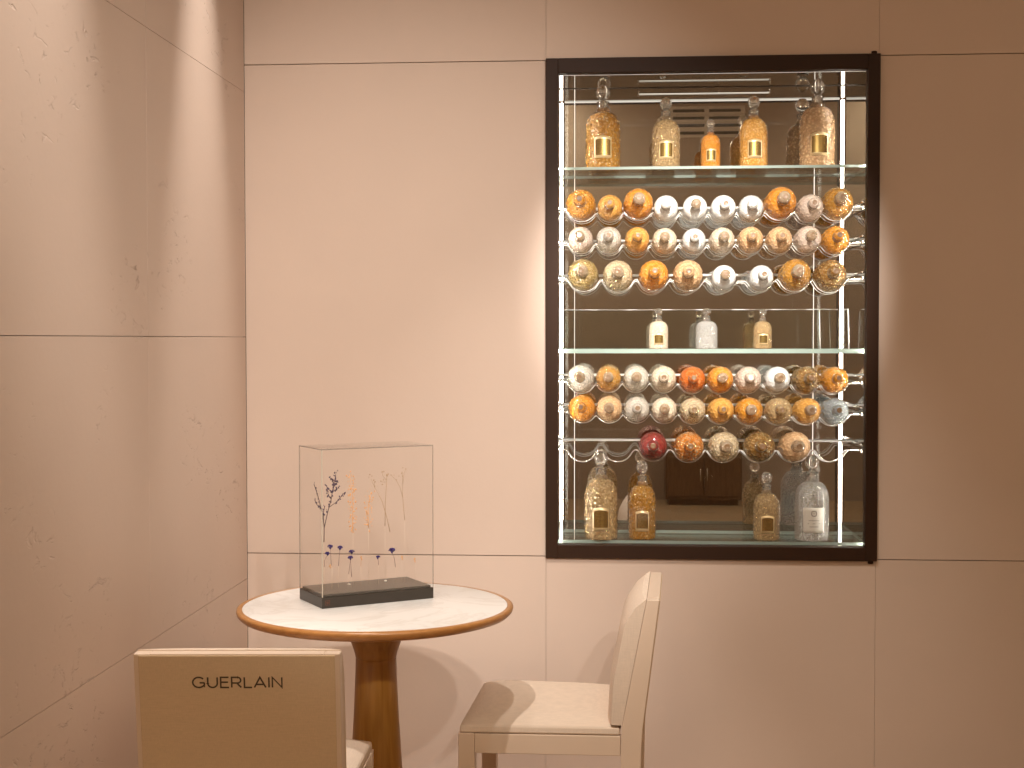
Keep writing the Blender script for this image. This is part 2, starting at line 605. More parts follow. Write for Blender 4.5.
# lamps behind the frame lip: left, right, top
for (x0, x1) in ((ix0 - 0.0122, ix0 - 0.0066), (ix1 + 0.0122, ix1 + 0.0066)):
    bm = bmesh.new()
    # slanted lens: faces the mirror and the middle of the cabinet
    lo = [bm.verts.new((x, y, iz0)) for x, y in ((x0, 0.031), (x1, 0.031), (x0, 0.0370))]
    hi = [bm.verts.new((v.co.x, v.co.y, iz1)) for v in lo]
    bm.faces.new(lo); bm.faces.new(hi)
    for k in range(3):
        bm.faces.new((lo[k], lo[(k + 1) % 3], hi[(k + 1) % 3], hi[k]))
    finish('light_strip', bm, M['led'], cab)
bm = bmesh.new(); box(bm, ix0, ix1, 0.031, 0.034, iz1 + 0.0002, iz1 + 0.0042)
finish('light_strip', bm, M['led_dim'], cab)
for px in (574.6, 813.5):  # glowing lines added on the mirror to light the bottles from behind
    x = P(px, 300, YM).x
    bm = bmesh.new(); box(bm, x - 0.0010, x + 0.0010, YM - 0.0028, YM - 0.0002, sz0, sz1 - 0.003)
    finish('added_light_line', bm, M['added_glow_line'], cab)
bm = bmesh.new(); box(bm, sx0, sx1, YM - 0.004, YM - 0.0005, sz1 - 0.002, sz1)
finish('corner_seal', bm, M['vent'], cab)
# slim lamp bar hanging under the top panel
a, b_ = P(638.5, 94, 0.296), P(770, 92.5, 0.296)
bm = bmesh.new()
tube(bm, [(a.x, 0.296, a.z), (b_.x, 0.296, a.z)], 0.0010, 10, mi=1)
for x in (a.x, b_.x):
    tube(bm, [(x, 0.296, a.z), (x, 0.296, sz1)], 0.0010, 8)
    blob(bm, (x, 0.296, a.z), 0.0035, 0.0035, 0.0035, sub=2)
mid = (a.x + b_.x) / 2 + 0.05
tube(bm, [(mid, 0.296, a.z), (mid, 0.296, sz1)], 0.0010, 8)
finish('light_bar', bm, [M['chrome'], M['bar_led']], cab)

# glass shelves (front edge positions read from the photo)
SHY = 0.045
zs_top = P(700, 166.0, SHY).z     # upper face of the top shelf
zs_mid = P(700, 349.0, SHY).z
zs_bot = P(700, 541.0, SHY).z
shx0, shx1 = sx0 + 0.001, sx1 - 0.001
slab('glass_shelf', shx0, shx1, SHY, YM - 0.004, zs_top - 0.009, zs_top, cab, M['glass'], M['glass_edge'], 2)
slab('glass_shelf', shx0, shx1, SHY, YM - 0.004, zs_mid - 0.014, zs_mid, cab, M['glass'], M['glass_edge'], 2)
slab('glass_floor', shx0, shx1, SHY, YM - 0.004, zs_bot - 0.010, zs_bot, cab, M['glass'], M['glass_edge'], 2)
# low glass guard on the middle shelf
zg = P(700, 310, 0.26).z
g = slab('glass_guard', shx0 + 0.002, ix1 - 0.012, 0.285, 0.289, zs_mid, zg, cab, M['glass'], M['glass_edge'], 1)
for px in (830, 851):
    p0, p1 = P(px, 350, 0.06), P(px, 311, 0.06)
    bm = bmesh.new(); tube(bm, [(p0.x, 0.284 if px < 840 else 0.10, zs_mid), (p0.x - 0.004, 0.284 if px < 840 else 0.10, zg)], 0.0022, 8)
    finish('guard_post', bm, M['acrylic'], cab)

bm = bmesh.new(); tube(bm, [(shx0 + 0.002, 0.287, zg + 0.0016), (ix1 - 0.012, 0.287, zg + 0.0016)], 0.0015, 8)
finish('guard_rail', bm, M['acrylic'], cab)

# ------------------------------------------------------------------ bottles
NSEG, BODY_H = 84, 2.72      # unit bottle: body radius 1, standing on z = 0


def bottle_profile():
    pr = [(0.0, 0.05), (0.80, 0.04), (0.93, 0.0), (0.985, 0.05)]
    zc = 2.30
    n = 26
    for k in range(n + 1):
        pr.append((1.0, 0.10 + (zc - 0.10) * k / n))
    m = 18
    for k in range(1, m + 1):
        t = PI / 2 * k / m * 0.93
        pr.append((max(0.34, 0.28 + 0.72 * cos(t) ** 0.9), zc + 1.08 * sin(t)))
    pr.append((0.31, 3.40)); pr.append((0.30, 3.46))
    pr.append((0.30, 3.60)); pr.append((0.0, 3.60))
    return pr


PROF = bottle_profile()


def scales(r, a, j, z):
    if z < 0.16 or z > 3.25:
        return r
    row = z / 0.30
    ri = math.floor(row)
    u = a * 13 / (2 * PI) + 0.5 * (ri % 2)
    fu = (u - math.floor(u)) - 0.5
    fv = (row - ri) - 0.5
    d = math.sqrt((fu * 1.9) ** 2 + (fv * 1.9) ** 2)
    return r * (1 + 0.055 * max(0.0, 1 - d * d) - 0.02)


bm = bmesh.new(); lathe(bm, PROF, NSEG, scales)
body_o = finish('body', bm, M['clear'], smooth=True)
BODY = body_o.data; bpy.data.objects.remove(body_o)
# plain-shouldered variant (smooth clear moulding)
bm = bmesh.new(); lathe(bm, PROF, 48, lambda r, a, j, z: r * (1 + 0.012 * cos(a * 20)) if 0.16 < z < 3.1 else r)
o_ = finish('body', bm, M['clear'], smooth=True)
BODY_PLAIN = o_.data; bpy.data.objects.remove(o_)
# neck collar
bm = bmesh.new()
lathe(bm, [(0.31, 3.40), (0.40, 3.41), (0.42, 3.47), (0.37, 3.52), (0.33, 3.55), (0.33, 3.84), (0.37, 3.88), (0.37, 3.96), (0.29, 3.98), (0.29, 3.44), (0.31, 3.40)], 24)
o_ = finish('collar', bm, M['clear'], smooth=True)
COLLAR = o_.data; bpy.data.objects.remove(o_)
# ball stopper: short foot, waist, thick round disc with a dimple facing out
bm = bmesh.new()
lathe(bm, [(0.0, 3.72), (0.24, 3.72), (0.24, 3.99), (0.17, 4.02), (0.16, 4.08), (0.24, 4.13), (0.34, 4.22), (0.41, 4.38), (0.42, 4.52), (0.39, 4.68),
           (0.31, 4.82), (0.20, 4.905), (0.13, 4.93), (0.10, 4.915), (0.0, 4.90)], 28)
for f in bm.faces:
    c = f.calc_center_median()
    if c.z > 4.86 and math.hypot(c.x, c.y) < 0.21:
        f.material_index = 1
o_ = finish('stopper', bm, [M['clear'], M['cork']], smooth=True)
STOPPER = o_.data; bpy.data.objects.remove(o_)


def label_mesh(z0, z1, half, arch, inset=0.0):
    bm = bmesh.new()
    n = 14
    rad = 1.045 + inset
    rows = 8
    grid = []
    for i in range(n + 1):
        t = -half + 2 * half * i / n
        top = z1 - arch * (t / half) ** 2
        col = []
        for q in range(rows + 1):
            z = z0 + (top - z0) * q / rows
            a = -PI / 2 + t
            col.append((bm.verts.new((rad * cos(a), rad * sin(a), z)), bm.verts.new(((rad - 0.05) * cos(a), (rad - 0.05) * sin(a), z))))
        grid.append(col)
    for i in range(n):
        for q in range(rows):
            for s in (0, 1):
                f = bm.faces.new((grid[i][q][s], grid[i + 1][q][s], grid[i + 1][q + 1][s], grid[i][q + 1][s]))
                f.smooth = True
                if s == 0 and (i in (0, n - 1) or q in (0, rows - 1)):
                    f.material_index = 1
    for i in range(n):
        for q in (0, rows):
            bm.faces.new((grid[i][q][0], grid[i + 1][q][0], grid[i + 1][q][1], grid[i][q][1]))
    for q in range(rows):
        for i in (0, n):
            bm.faces.new((grid[i][q][0], grid[i][q + 1][0], grid[i][q + 1][1], grid[i][q][1]))
    return bm


def build_bottle(mat, label, group, loc, scale, rot=(0, 0, 0), plain_body=False, stop=None, collar=None, lab=None, name='perfume_bottle', hk=1.0):
    root = thing(name, label, 'bottle', loc, 0, group)
    root.rotation_euler = rot
    root.scale = (scale, scale, scale * hk)
    for nm, me, m in (('body', BODY_PLAIN if plain_body else BODY, mat), ('collar', COLLAR, collar or M['clear']), ('stopper', STOPPER, stop or M['clear'])):
        o = bpy.data.objects.new(nm, me)
        COL.objects.link(o)
        o.parent = root
        o.material_slots[0].link = 'OBJECT'
        o.material_slots[0].material = m
    if lab == 'gold':
        o = finish('front_label', label_mesh(0.55, 1.85, 0.50, 0.12), [M['gold'], M['gold_edge']], root)
        o['label'] = 'gold front label'
    elif lab == 'white':
        o = finish('front_label', label_mesh(0.50, 1.95, 0.62, 0.0), [M['paper'], M['paper']], root)
        o['label'] = 'white front label'
        bm = bmesh.new()
        # round printed emblem and three lines of small print
        for k in range(20):
            a0, a1 = 2 * PI * k / 20, 2 * PI * (k + 1) / 20
            q = []
            for aa, rr in ((a0, 0.13), (a1, 0.13), (a1, 0.17), (a0, 0.17)):
                x, z = rr * cos(aa), 1.62 + rr * sin(aa)
                q.append(bm.verts.new((x, -math.sqrt(1.055 ** 2 - x * x), z)))
            bm.faces.new(q)
        for (x0, x1, z) in ((-0.05, 0.05, 1.62), (-0.30, 0.30, 1.22), (-0.36, 0.36, 1.04), (-0.26, 0.26, 0.86)):
            q = [bm.verts.new((x, -math.sqrt(1.055 ** 2 - x * x), z + dz)) for x, dz in ((x0, -.012), (0, -.012), (x1, -.012), (x1, .012), (0, .012), (x0, .012))]
            bm.faces.new((q[0], q[1], q[4], q[5])); bm.faces.new((q[1], q[2], q[3], q[4]))
        finish('print', bm, M['ink'], o)
    return root


# ---- glass and scent colours
BM = {}


def bmat(key):
    if key in BM:
        return BM[key]
    defs = {
        'amber': ((0.96, 0.38, 0.025), 0.40, 0.05, 0.10, 0.8), 'gold_amber': ((0.84, 0.38, 0.045), 0.50, 0.05, 0.22, 0.9),
        'orange': ((1.0, 0.37, 0.03), 0.34, 0.05, 0.06, 0.8), 'light_orange': ((1.0, 0.50, 0.11), 0.36, 0.05, 0.0, 0.8),
        'peach': ((1.0, 0.62, 0.33), 0.34, 0.06, 0.0, 0.9), 'pale_peach': ((1.0, 0.82, 0.63), 0.28, 0.06, 0.0, 0.9),
        'white': ((0.97, 0.96, 0.94), 0.10, 0.25, 0.0, 0.15), 'clear': ((1.0, 0.91, 0.80), 0.48, 0.05, 0.0, 0.9),
        'clear_pink': ((1.0, 0.79, 0.66), 0.38, 0.06, 0.0, 0.9), 'milky': ((0.95, 0.94, 0.92), 0.25, 0.12, 0.0, 0.3),
        'speckled': ((0.62, 0.39, 0.12), 0.45, 0.05, 0.50, 1.0), 'speckled_clear': ((0.90, 0.70, 0.46), 0.36, 0.05, 0.50, 1.0),
        'red': ((0.34, 0.025, 0.02), 0.40, 0.05, 0.0, 0.5), 'orange_red': ((0.88, 0.19, 0.015), 0.42, 0.05, 0.08, 0.7),
        'orange_gilt': ((0.86, 0.26, 0.03), 0.40, 0.05, 0.45, 0.9), 'brown': ((0.38, 0.165, 0.025), 0.42, 0.05, 0.32, 0.9),
        'grey_blue': ((0.62, 0.68, 0.72), 0.55, 0.06, 0.0, 0.8), 'pale_gold': ((0.98, 0.67, 0.34), 0.62, 0.05, 0.15, 1.0),
        'crystal': ((0.99, 0.975, 0.95), 0.72, 0.04, 0.0, 0.4),
    }
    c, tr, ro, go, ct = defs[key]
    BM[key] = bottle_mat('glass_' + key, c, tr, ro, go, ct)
    return BM[key]


WORD = {'amber': 'amber', 'gold_amber': 'gilded amber', 'orange': 'orange', 'light_orange': 'light orange', 'peach': 'peach',
        'pale_peach': 'pale peach', 'white': 'white frosted', 'clear': 'clear glass', 'clear_pink': 'pinkish clear', 'milky': 'milky white',
        'speckled': 'gold-speckled', 'speckled_clear': 'pale gold-speckled', 'red': 'dark red', 'orange_red': 'orange-red',
        'orange_gilt': 'gilded orange-red', 'brown': 'brown amber', 'grey_blue': 'grey-blue', 'pale_gold': 'pale gold', 'crystal': 'crystal'}
ORD = ['first', 'second', 'third', 'fourth', 'fifth', 'sixth', 'seventh', 'eighth', 'ninth', 'tenth']
ROWS = [
    ('first cradle row under the top shelf', 'bottles lying in the first cradle row',
     [(581.3, 204, 14.6, 'amber'), (610, 207, 12.2, 'light_orange'), (638, 203, 14.6, 'orange'), (666.3, 207.5, 12.2, 'white'), (695, 207.5, 12.2, 'white'),
      (723, 207.5, 12.4, 'white'), (751.5, 207.5, 12.4, 'milky'), (781, 202, 15, 'orange'), (810, 207, 12.4, 'clear_pink'), (838, 202.5, 15, 'gold_amber')]),
    ('second cradle row under the top shelf', 'bottles lying in the second cradle row',
     [(581, 239, 12.2, 'clear_pink'), (609, 239, 12.2, 'clear'), (637, 239, 12.0, 'light_orange'), (665, 240, 12, 'pale_peach'), (694, 240, 11.8, 'milky'),
      (722, 239.5, 12, 'pale_peach'), (751, 239, 12.2, 'peach'), (779.5, 239, 12.2, 'peach'), (808, 238.5, 12.4, 'clear_pink'), (836, 239, 13, 'amber')]),
    ('third cradle row under the top shelf', 'bottles lying in the third cradle row',
     [(583.5, 274, 15, 'speckled'), (618, 275, 14.6, 'speckled_clear'), (653.5, 274.5, 14.4, 'orange'), (688.5, 274.5, 14.6, 'peach'), (724, 277, 12, 'white'),
      (761, 277, 12, 'milky'), (796, 274, 15, 'gold_amber'), (831, 275, 15, 'brown')]),
    ('cradle row right below the middle shelf', 'bottles lying in the fourth cradle row',
     [(581, 378, 13.2, 'clear'), (608.6, 378, 12.4, 'gold_amber'), (636, 378, 12.4, 'clear'), (664, 378.5, 12.4, 'pale_peach'), (692.6, 379, 12.6, 'orange_red'),
      (720.4, 379, 12.4, 'orange'), (749, 379, 12.4, 'clear_pink'), (777.5, 379, 12.6, 'milky'), (806.6, 379.5, 13, 'brown'), (835.5, 379.5, 12.6, 'amber')]),
    ('second cradle row below the middle shelf', 'bottles lying in the fifth cradle row',
     [(582.3, 408, 13.2, 'orange'), (609.3, 408.5, 12.8, 'peach'), (636.6, 409, 12.4, 'clear'), (664.7, 409.5, 12.4, 'pale_peach'), (693, 410, 12.4, 'speckled_clear'),
      (721, 410, 12.4, 'light_orange'), (750, 410.5, 13, 'amber'), (779, 410.5, 12.8, 'pale_gold'), (807.4, 410.5, 12.6, 'light_orange'), (835.5, 411, 13, 'grey_blue')]),
    ('lowest cradle row', 'bottles lying in the lowest cradle row',
     [(653.6, 446, 14, 'red'), (689.3, 446.5, 14.6, 'orange_gilt'), (724, 446.5, 14.6, 'speckled_clear'), (760.3, 446.5, 14.8, 'brown'), (795.5, 446.5, 14.6, 'peach')]),
]
LK = 0.86
TILT = math.radians(4.5)
YSH = 0.115            # depth of the bottle shoulders
rail_x0, rail_x1 = sx0 + 0.001, sx1 - 0.001
for ri, (rowname, grp, items) in enumerate(ROWS):
    zline = []
    for bi, (px, py, rp, key) in enumerate(items):
        R = rp / F * (YSH + 4.65) / 1.02
        ys = max(YSH, 0.026 + (4.93 - 2.35) * R * LK)          # the stopper stays behind the glass door
        p = P(px, py, ys)
        # axis: base at the back, neck towards the room and slightly up
        rot = Euler((PI / 2 + 0.0 - TILT * 1.0, 0, 0), 'XYZ')
        axis = rot.to_matrix() @ Vector((0, 0, 1))          # from base to neck
        # shoulder centre (z = 1.9 in bottle units) sits at p
        loc = p - axis * (2.35 * R * LK)
        # keep the base off the mirror
        back = loc.y + 0.02
        if back > YM - 0.006:
            loc = loc - Vector((0, back - (YM - 0.006), 0))
        rot = Euler((PI / 2 - TILT, 0, 0), 'XYZ')
        size = 'large ' if rp >= 14 and ri < 2 else ''
        lab = f'{size}{WORD[key]} bottle lying {ORD[bi]} from left in {rowname}'
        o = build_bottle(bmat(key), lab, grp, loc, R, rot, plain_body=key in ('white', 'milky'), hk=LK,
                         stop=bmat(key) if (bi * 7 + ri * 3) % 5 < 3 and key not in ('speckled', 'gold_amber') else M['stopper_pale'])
        if key in ('white', 'milky', 'clear_pink') and bi % 3 == 0:
            st = [c for c in o.children if c.name.startswith('stopper')][0]
            st.material_slots[1].link = 'OBJECT'
            st.material_slots[1].material = M['cork_pale']
        o.rotation_euler = (PI / 2 - TILT, 0, (bi * 37 % 11 - 5) * 0.004)
        zline.append((px, py, R, p))
    # ---- cradle: straight rod plus wavy rails
    pitch = items[1][0] - items[0][0]
    allc = [(px, py, rp) for px, py, rp, k in items]
    if ri == 5:
        allc = [(582, 446.5, 14), (618, 446.5, 14)] + allc + [(832, 446.5, 14)]
    pc = [P(q[0], q[1], YSH) for q in allc]
    zc = sum(p.z for p in pc) / len(pc)
    bm = bmesh.new()
    tube(bm, [(rail_x0, YM - 0.016, zc + 0.008), (rail_x1, YM - 0.016, zc + 0.008)], 0.0042, 10)
    rack = finish('bottle_cradle', bm, M['acrylic'], cab)

    def wave(yoff, sag, dr):
        # follows the underside of every bottle, crests in the gaps
        circ = [(p.x, p.z, rp / F * 4.76 / 1.02 * 1.035) for (px, py, rp), p in zip(allc, pc)]
        pts = []
        n = 400
        for k in range(n + 1):
            x = rail_x0 + (rail_x1 - rail_x0) * k / n
            ci = min(range(len(circ)), key=lambda i: abs(x - circ[i][0]) - circ[i][2])
            cx, cz, R_ = circ[ci]
            rr = R_ + dr
            d2 = rr * rr - (x - cx) ** 2
            z = cz - math.sqrt(max(d2, 0.0)) if d2 > (0.22 * rr) ** 2 else cz - 0.22 * rr
            pts.append([x, z])
        for _ in range(6):
            zz = [q[1] for q in pts]
            for k in range(1, n):
                pts[k][1] = (zz[k - 1] + 2 * zz[k] + zz[k + 1]) / 4
        return [(x, yoff, z + sag) for x, z in pts[::2]]

    for yo, rad, mt in ((YSH + 0.006, 0.0011, M['chrome']), (0.150, 0.0017, M['acrylic']), (0.195, 0.0017, M['acrylic'])):
        bm = bmesh.new()
        sag = -(yo - YSH) * math.tan(TILT)
        tube(bm, wave(yo, sag, rad + 0.0022), rad, 8)
        finish('wavy_rail', bm, mt, rack)
    # end clips on the left and right walls
    for x in (rail_x0 + 0.004, rail_x1 - 0.004):
        bm = bmesh.new()
        box(bm, x - 0.003, x + 0.003, 0.10, YM - 0.008, zc - 0.017, zc - 0.007)
        tube(bm, [(x, 0.11, zc + 0.008), (x, YM - 0.012, zc + 0.008)], 0.0028, 8)
        finish('end_clip', bm, M['chrome'], rack)

# ---- standing bottles
STAND = [
    # px centre, height px, half width px, depth y, glass, label kind, text, plain
    (603.0, 82.5, 17.6, 0.115, 'gold_amber', 'gold', 'tall amber bottle at the left end of the top shelf, gold label', 'top', 0),
    (665.8, 69.5, 14.2, 0.105, 'pale_gold', 'gold', 'pale gold bottle second on the top shelf, beside the tall amber one', 'top', 0),
    (710.5, 47.5, 9.8, 0.100, 'orange', 'gold', 'smallest orange bottle in the middle of the top shelf', 'top', 0),
    (753.5, 70, 14.2, 0.105, 'light_orange', 'gold', 'light orange bottle with gold label, fourth on the top shelf', 'top', 1),
    (817.0, 86, 17.6, 0.115, 'peach', 'gold', 'tall peach bottle at the right end of the top shelf, gold label', 'top', 0),
    (658.5, 40, 9.8, 0.10, 'pale_peach', 'gold', 'small pale bottle with gold label, leftmost on the middle shelf', 'mid', 1),
    (706.5, 40, 11.0, 0.10, 'crystal', None, 'small colourless bottle without label, on the middle shelf', 'mid', 0),
    (762.5, 39.5, 9.2, 0.10, 'pale_gold', 'gold', 'small golden bottle rightmost on the middle shelf', 'mid', 0),
    (601.0, 88, 16.8, 0.082, 'pale_gold', 'gold', 'tall pale amber bottle on the cabinet floor, leftmost of four', 'bot', 0),
    (642.0, 77.5, 13.8, 0.10, 'gold_amber', 'gold', 'ornate amber bottle with scaled glass on the cabinet floor', 'bot', 0),
    (766.3, 67.0, 13.2, 0.10, 'pale_gold', 'gold', 'medium golden bottle beside the colourless one on the cabinet floor', 'bot', 0),
    (811.5, 84, 17.2, 0.105, 'crystal', 'white', 'large colourless bottle with white label on the cabinet floor', 'bot', 1),
]
SG = {'top': ('bottles standing on the top shelf', zs_top), 'mid': ('bottles standing on the middle shelf', zs_mid), 'bot': ('bottles standing on the cabinet floor', zs_bot)}
for (px, py, hw, y, key, lab, text, sh, pl) in STAND:
    grp, z = SG[sh]
    p = P(px, {'top': 168, 'mid': 349, 'bot': 541}[sh], y)
    R = hw / F * (y + 4.65) / 1.03
    hk = (py / F * (y + 4.65)) / (4.93 * R)
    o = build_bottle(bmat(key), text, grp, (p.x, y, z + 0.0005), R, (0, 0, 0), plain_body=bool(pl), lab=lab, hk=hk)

# ------------------------------------------------------------------ round table
TD = PZ(375.9, 604.6, 0.752)
TR = (513 - 237.3) / 2 / F * (TD.y + 4.65) * 1.012
tab = thing('round_table', 'round marble-topped table with oak rim and flared wooden pedestal', 'table', (TD.x, TD.y, 0))
bm = bmesh.new()
lathe(bm, [(0, 0.752), (TR - 0.0165, 0.752), (TR - 0.0155, 0.7515), (TR - 0.0155, 0.735), (0, 0.735)], 96)
finish('marble_top', bm, M['marble'], tab, auto=30)
bm = bmesh.new()
lathe(bm, [(TR - 0.0150, 0.7345), (TR - 0.0150, 0.7520), (TR - 0.005, 0.7518), (TR - 0.001, 0.7495), (TR, 0.745), (TR - 0.002, 0.738),
           (TR - 0.010, 0.730), (TR - 0.03, 0.724), (TR - 0.07, 0.719), (0.075, 0.716), (0.0, 0.716), (0, 0.7345), (TR - 0.015, 0.7345)], 96)
finish('wood_rim', bm, M['rim'], tab, auto=50)
bm = bmesh.new()
lathe(bm, [(0, 0.7158), (0.080, 0.7158), (0.0775, 0.70), (0.0735, 0.68), (0.069, 0.664), (0.0635, 0.648), (0.0585, 0.634), (0.0552, 0.622), (0.0540, 0.6142), (0.0530, 0.6130),
           (0.0538, 0.6118), (0.0540, 0.60), (0.0555, 0.55), (0.0585, 0.48), (0.062, 0.42), (0.0665, 0.345), (0.073, 0.25), (0.081, 0.14), (0.090, 0.055), (0.098, 0.032), (0, 0.032)], 64)
finish('pedestal', bm, M['wood'], tab, auto=50)
bm = bmesh.new()
lathe(bm, [(0, 0.0), (0.138, 0.0), (0.142, 0.006), (0.142, 0.014), (0.136, 0.022), (0.11, 0.031), (0, 0.0315)], 72)
finish('base_disc', bm, M['wood'], tab, auto=40)

# ------------------------------------------------------------------ glass case on the table
ZTT = 0.7522
FL, FR, BL = PZ(322, 609, ZTT), PZ(433.6, 598.1, ZTT), PZ(300, 600.4, ZTT)
ux = (FR - FL); CLEN = ux.length; ux.normalize()
vy = Vector((-ux.y, ux.x, 0))
CDEP = (BL - FL).dot(vy) * 1.16
cang = math.atan2(ux.y, ux.x)
CBH = 0.0290                                              # dark base height
dn = ray(320.6, 449.3)                                    # glass top seen above the front left corner
tt = (FL - CAMLOC).dot(vy) / dn.dot(vy)
CH = (CAMLOC + dn * tt).z - ZTT
case = thing('glass_case', 'clear glass display case on a dark base, standing on the marble table', 'case', (FL.x, FL.y, ZTT), cang)
bm = bmesh.new(); box(bm, 0, CLEN, 0, CDEP, 0, CBH)
finish('base', bm, M['slate'], case, bevel=0.0012)
bm = bmesh.new(); box(bm, 0.006, CLEN - 0.006, 0.006, CDEP - 0.006, CBH, CBH + 0.0065)
finish('base_plate', bm, M['slate_top'], case, bevel=0.001)
GT = 0.003
CG, CE = M['case_glass'], M['case_edge']


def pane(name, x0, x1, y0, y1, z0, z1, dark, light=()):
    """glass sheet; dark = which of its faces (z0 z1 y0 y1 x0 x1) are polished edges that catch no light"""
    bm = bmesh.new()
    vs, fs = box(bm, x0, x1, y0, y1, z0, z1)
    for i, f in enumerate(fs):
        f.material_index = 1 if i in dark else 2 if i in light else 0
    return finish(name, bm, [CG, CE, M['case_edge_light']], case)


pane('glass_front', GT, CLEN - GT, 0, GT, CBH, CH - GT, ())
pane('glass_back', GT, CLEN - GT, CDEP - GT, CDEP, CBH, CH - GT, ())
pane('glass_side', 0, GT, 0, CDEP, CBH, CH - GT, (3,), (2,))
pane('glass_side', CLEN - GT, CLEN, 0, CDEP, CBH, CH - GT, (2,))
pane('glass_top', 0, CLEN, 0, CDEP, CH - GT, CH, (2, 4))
for (px, py) in ((349, 584.5), (385.5, 581.0)):
    w = PZ(px, py, ZTT + CBH + 0.0065)
    d = w - FL
    bm = bmesh.new(); lathe(bm, [(0, 0.0), (0.0042, 0.0), (0.0042, 0.0012), (0.003, 0.0022), (0, 0.0025)], 16, center=(d.dot(ux), d.dot(vy), CBH + 0.0065))
    finish('pin', bm, M['white_dot'], case)
# small rust-coloured stamp on the base: square with a simple three-stroke device
bm = bmesh.new()
sx, sz = 0.0155, 0.0145
for (x0, x1, z0, z1) in ((-.0062, .0062, .0052, .0062), (-.0062, .0062, -.0062, -.0052), (-.0062, -.0052, -.0052, .0052), (.0052, .0062, -.0052, .0052),
                         (-.0006, .0006, -.0035, .0035), (-.0035, -.0012, .0002, .0022), (.0012, .0035, .0002, .0022), (-.0028, -.0012, -.0028, -.001), (.0012, .0028, -.0028, -.001)):
    box(bm, sx + x0, sx + x1, -0.0005, 0.0002, sz + z0, sz + z1)
finish('stamp', bm, M['rust'], case)

# ------------------------------------------------------------------ dried flowers inside the case
VP_ = CDEP * 0.5


def CP(px, py, v=None):
    """point on the case's long middle plane seen at a pixel"""
    o = FL + vy * (VP_ if v is None else v)
    d = ray(px, py)
    return CAMLOC + d * ((o - CAMLOC).dot(vy) / d.dot(vy))


ZFL = ZTT + CBH + 0.0070


def sprig(name, label, cat, lines, blobs, stem_m, petal_m, foot, v=None, r=0.0011, group='dried flowers in the glass case', bsub=1, extra=None):
    """lines: polylines of pixels for the stems; blobs: (px, py, size px[, stretch]) for the florets; foot: pixel where the thread leaves the stem"""
    fp = CP(foot[0], foot[1], v)
    root = thing(name, label, cat, (fp.x, fp.y, ZFL), 0, group)
    off = Vector((fp.x, fp.y, ZFL))
    bm = bmesh.new()
    for ln in lines:
        pts = [CP(x, y, v) - off for x, y in ln]
        tube(bm, pts, r * ln_scale(ln), 6, r * 0.6 * ln_scale(ln))
    finish('stem', bm, stem_m, root)
    bm = bmesh.new()
    for bl in blobs:
        c = CP(bl[0], bl[1], v) - off + Vector((0, random.uniform(-.004, .004), 0))
        s = bl[2] / F * 3.75
        k = bl[3] if len(bl) > 3 else 1.0
        blob(bm, c, s, s * 0.8, s * k, sub=bsub, rot=Euler((random.uniform(-.4, .4), random.uniform(-.7, .7), random.uniform(0, 3))).to_matrix().to_4x4())
    finish('petals', bm, petal_m, root)
    bm = bmesh.new()
    tube(bm, [(0, 0, 0), (0, 0, fp.z - ZFL)], 0.00028, 6)
    finish('thread', bm, M['thread'], root)
    return root


def ln_scale(ln):
    return 1.0 if abs(ln[0][1] - ln[-1][1]) > 22 else 0.75


def tufts(line, n, size, spread):
    out = []
    for k in range(n):
        t = k / (n - 1) if n > 1 else 1
        i = min(int(t * (len(line) - 1)), len(line) - 2)
        f = t * (len(line) - 1) - i
        x = line[i][0] * (1 - f) + line[i + 1][0] * f
        y = line[i][1] * (1 - f) + line[i + 1][1] * f
        out.append((x + random.uniform(-spread, spread), y + random.uniform(-spread, spread), size * random.uniform(.6, 1.2), 1.5))
    return out


# dark purple branch
main = [(324, 542), (324.2, 528), (327.5, 513), (331, 500), (333, 488), (334.6, 480), (336.3, 472)]
br = [[(324.2, 527), (322.6, 515), (319, 500), (316, 490), (313.8, 484)], [(331.2, 499), (328.5, 495), (326, 490)], [(332, 493), (328.5, 489), (325.5, 485)],
      [(329.5, 507), (335, 503), (340, 498), (344, 493)], [(332.3, 492), (336, 489.5), (339, 487)], [(333.5, 485), (336, 483), (338.3, 480)],
      [(334, 483), (332, 480), (330.5, 478)], [(323.4, 519), (323.5, 513), (325, 506)], [(321, 508), (317, 505), (315, 500)]]
bl = tufts(main[2:], 30, 0.75, 1.5)
for q in br:
    bl += tufts(q[1:] if len(q) > 3 else q, 12, 0.75, 1.3)
sprig('dried_branch', 'dark purple dried branch with feathery twigs, leftmost in the glass case', 'dried flower', [main] + br, bl, M['purple_stem'], M['purple_dark'], (324, 542), r=0.0013)
# two pale orange flower spikes
for (pts, ft, lab, n) in (([(353, 532), (352.5, 520), (353, 505), (352, 490), (349.5, 474)], (353, 532), 'taller pale orange dried flower spike in the glass case', 90),
                          ([(368.5, 528), (368, 515), (368.5, 503), (371, 492)], (368.5, 528), 'shorter pale orange dried flower spike in the glass case', 55)):
    b_l = []
    for (x, y, s, k) in tufts(pts, n, 1.0, 4.2):
        b_l.append((x, y, s * 0.8, random.choice((0.5, 1.0, 1.6))))
    sprig('dried_flower_spike', lab, 'dried flower', [pts], b_l, M['orange_petal'], M['orange_petal'], ft, r=0.0009)
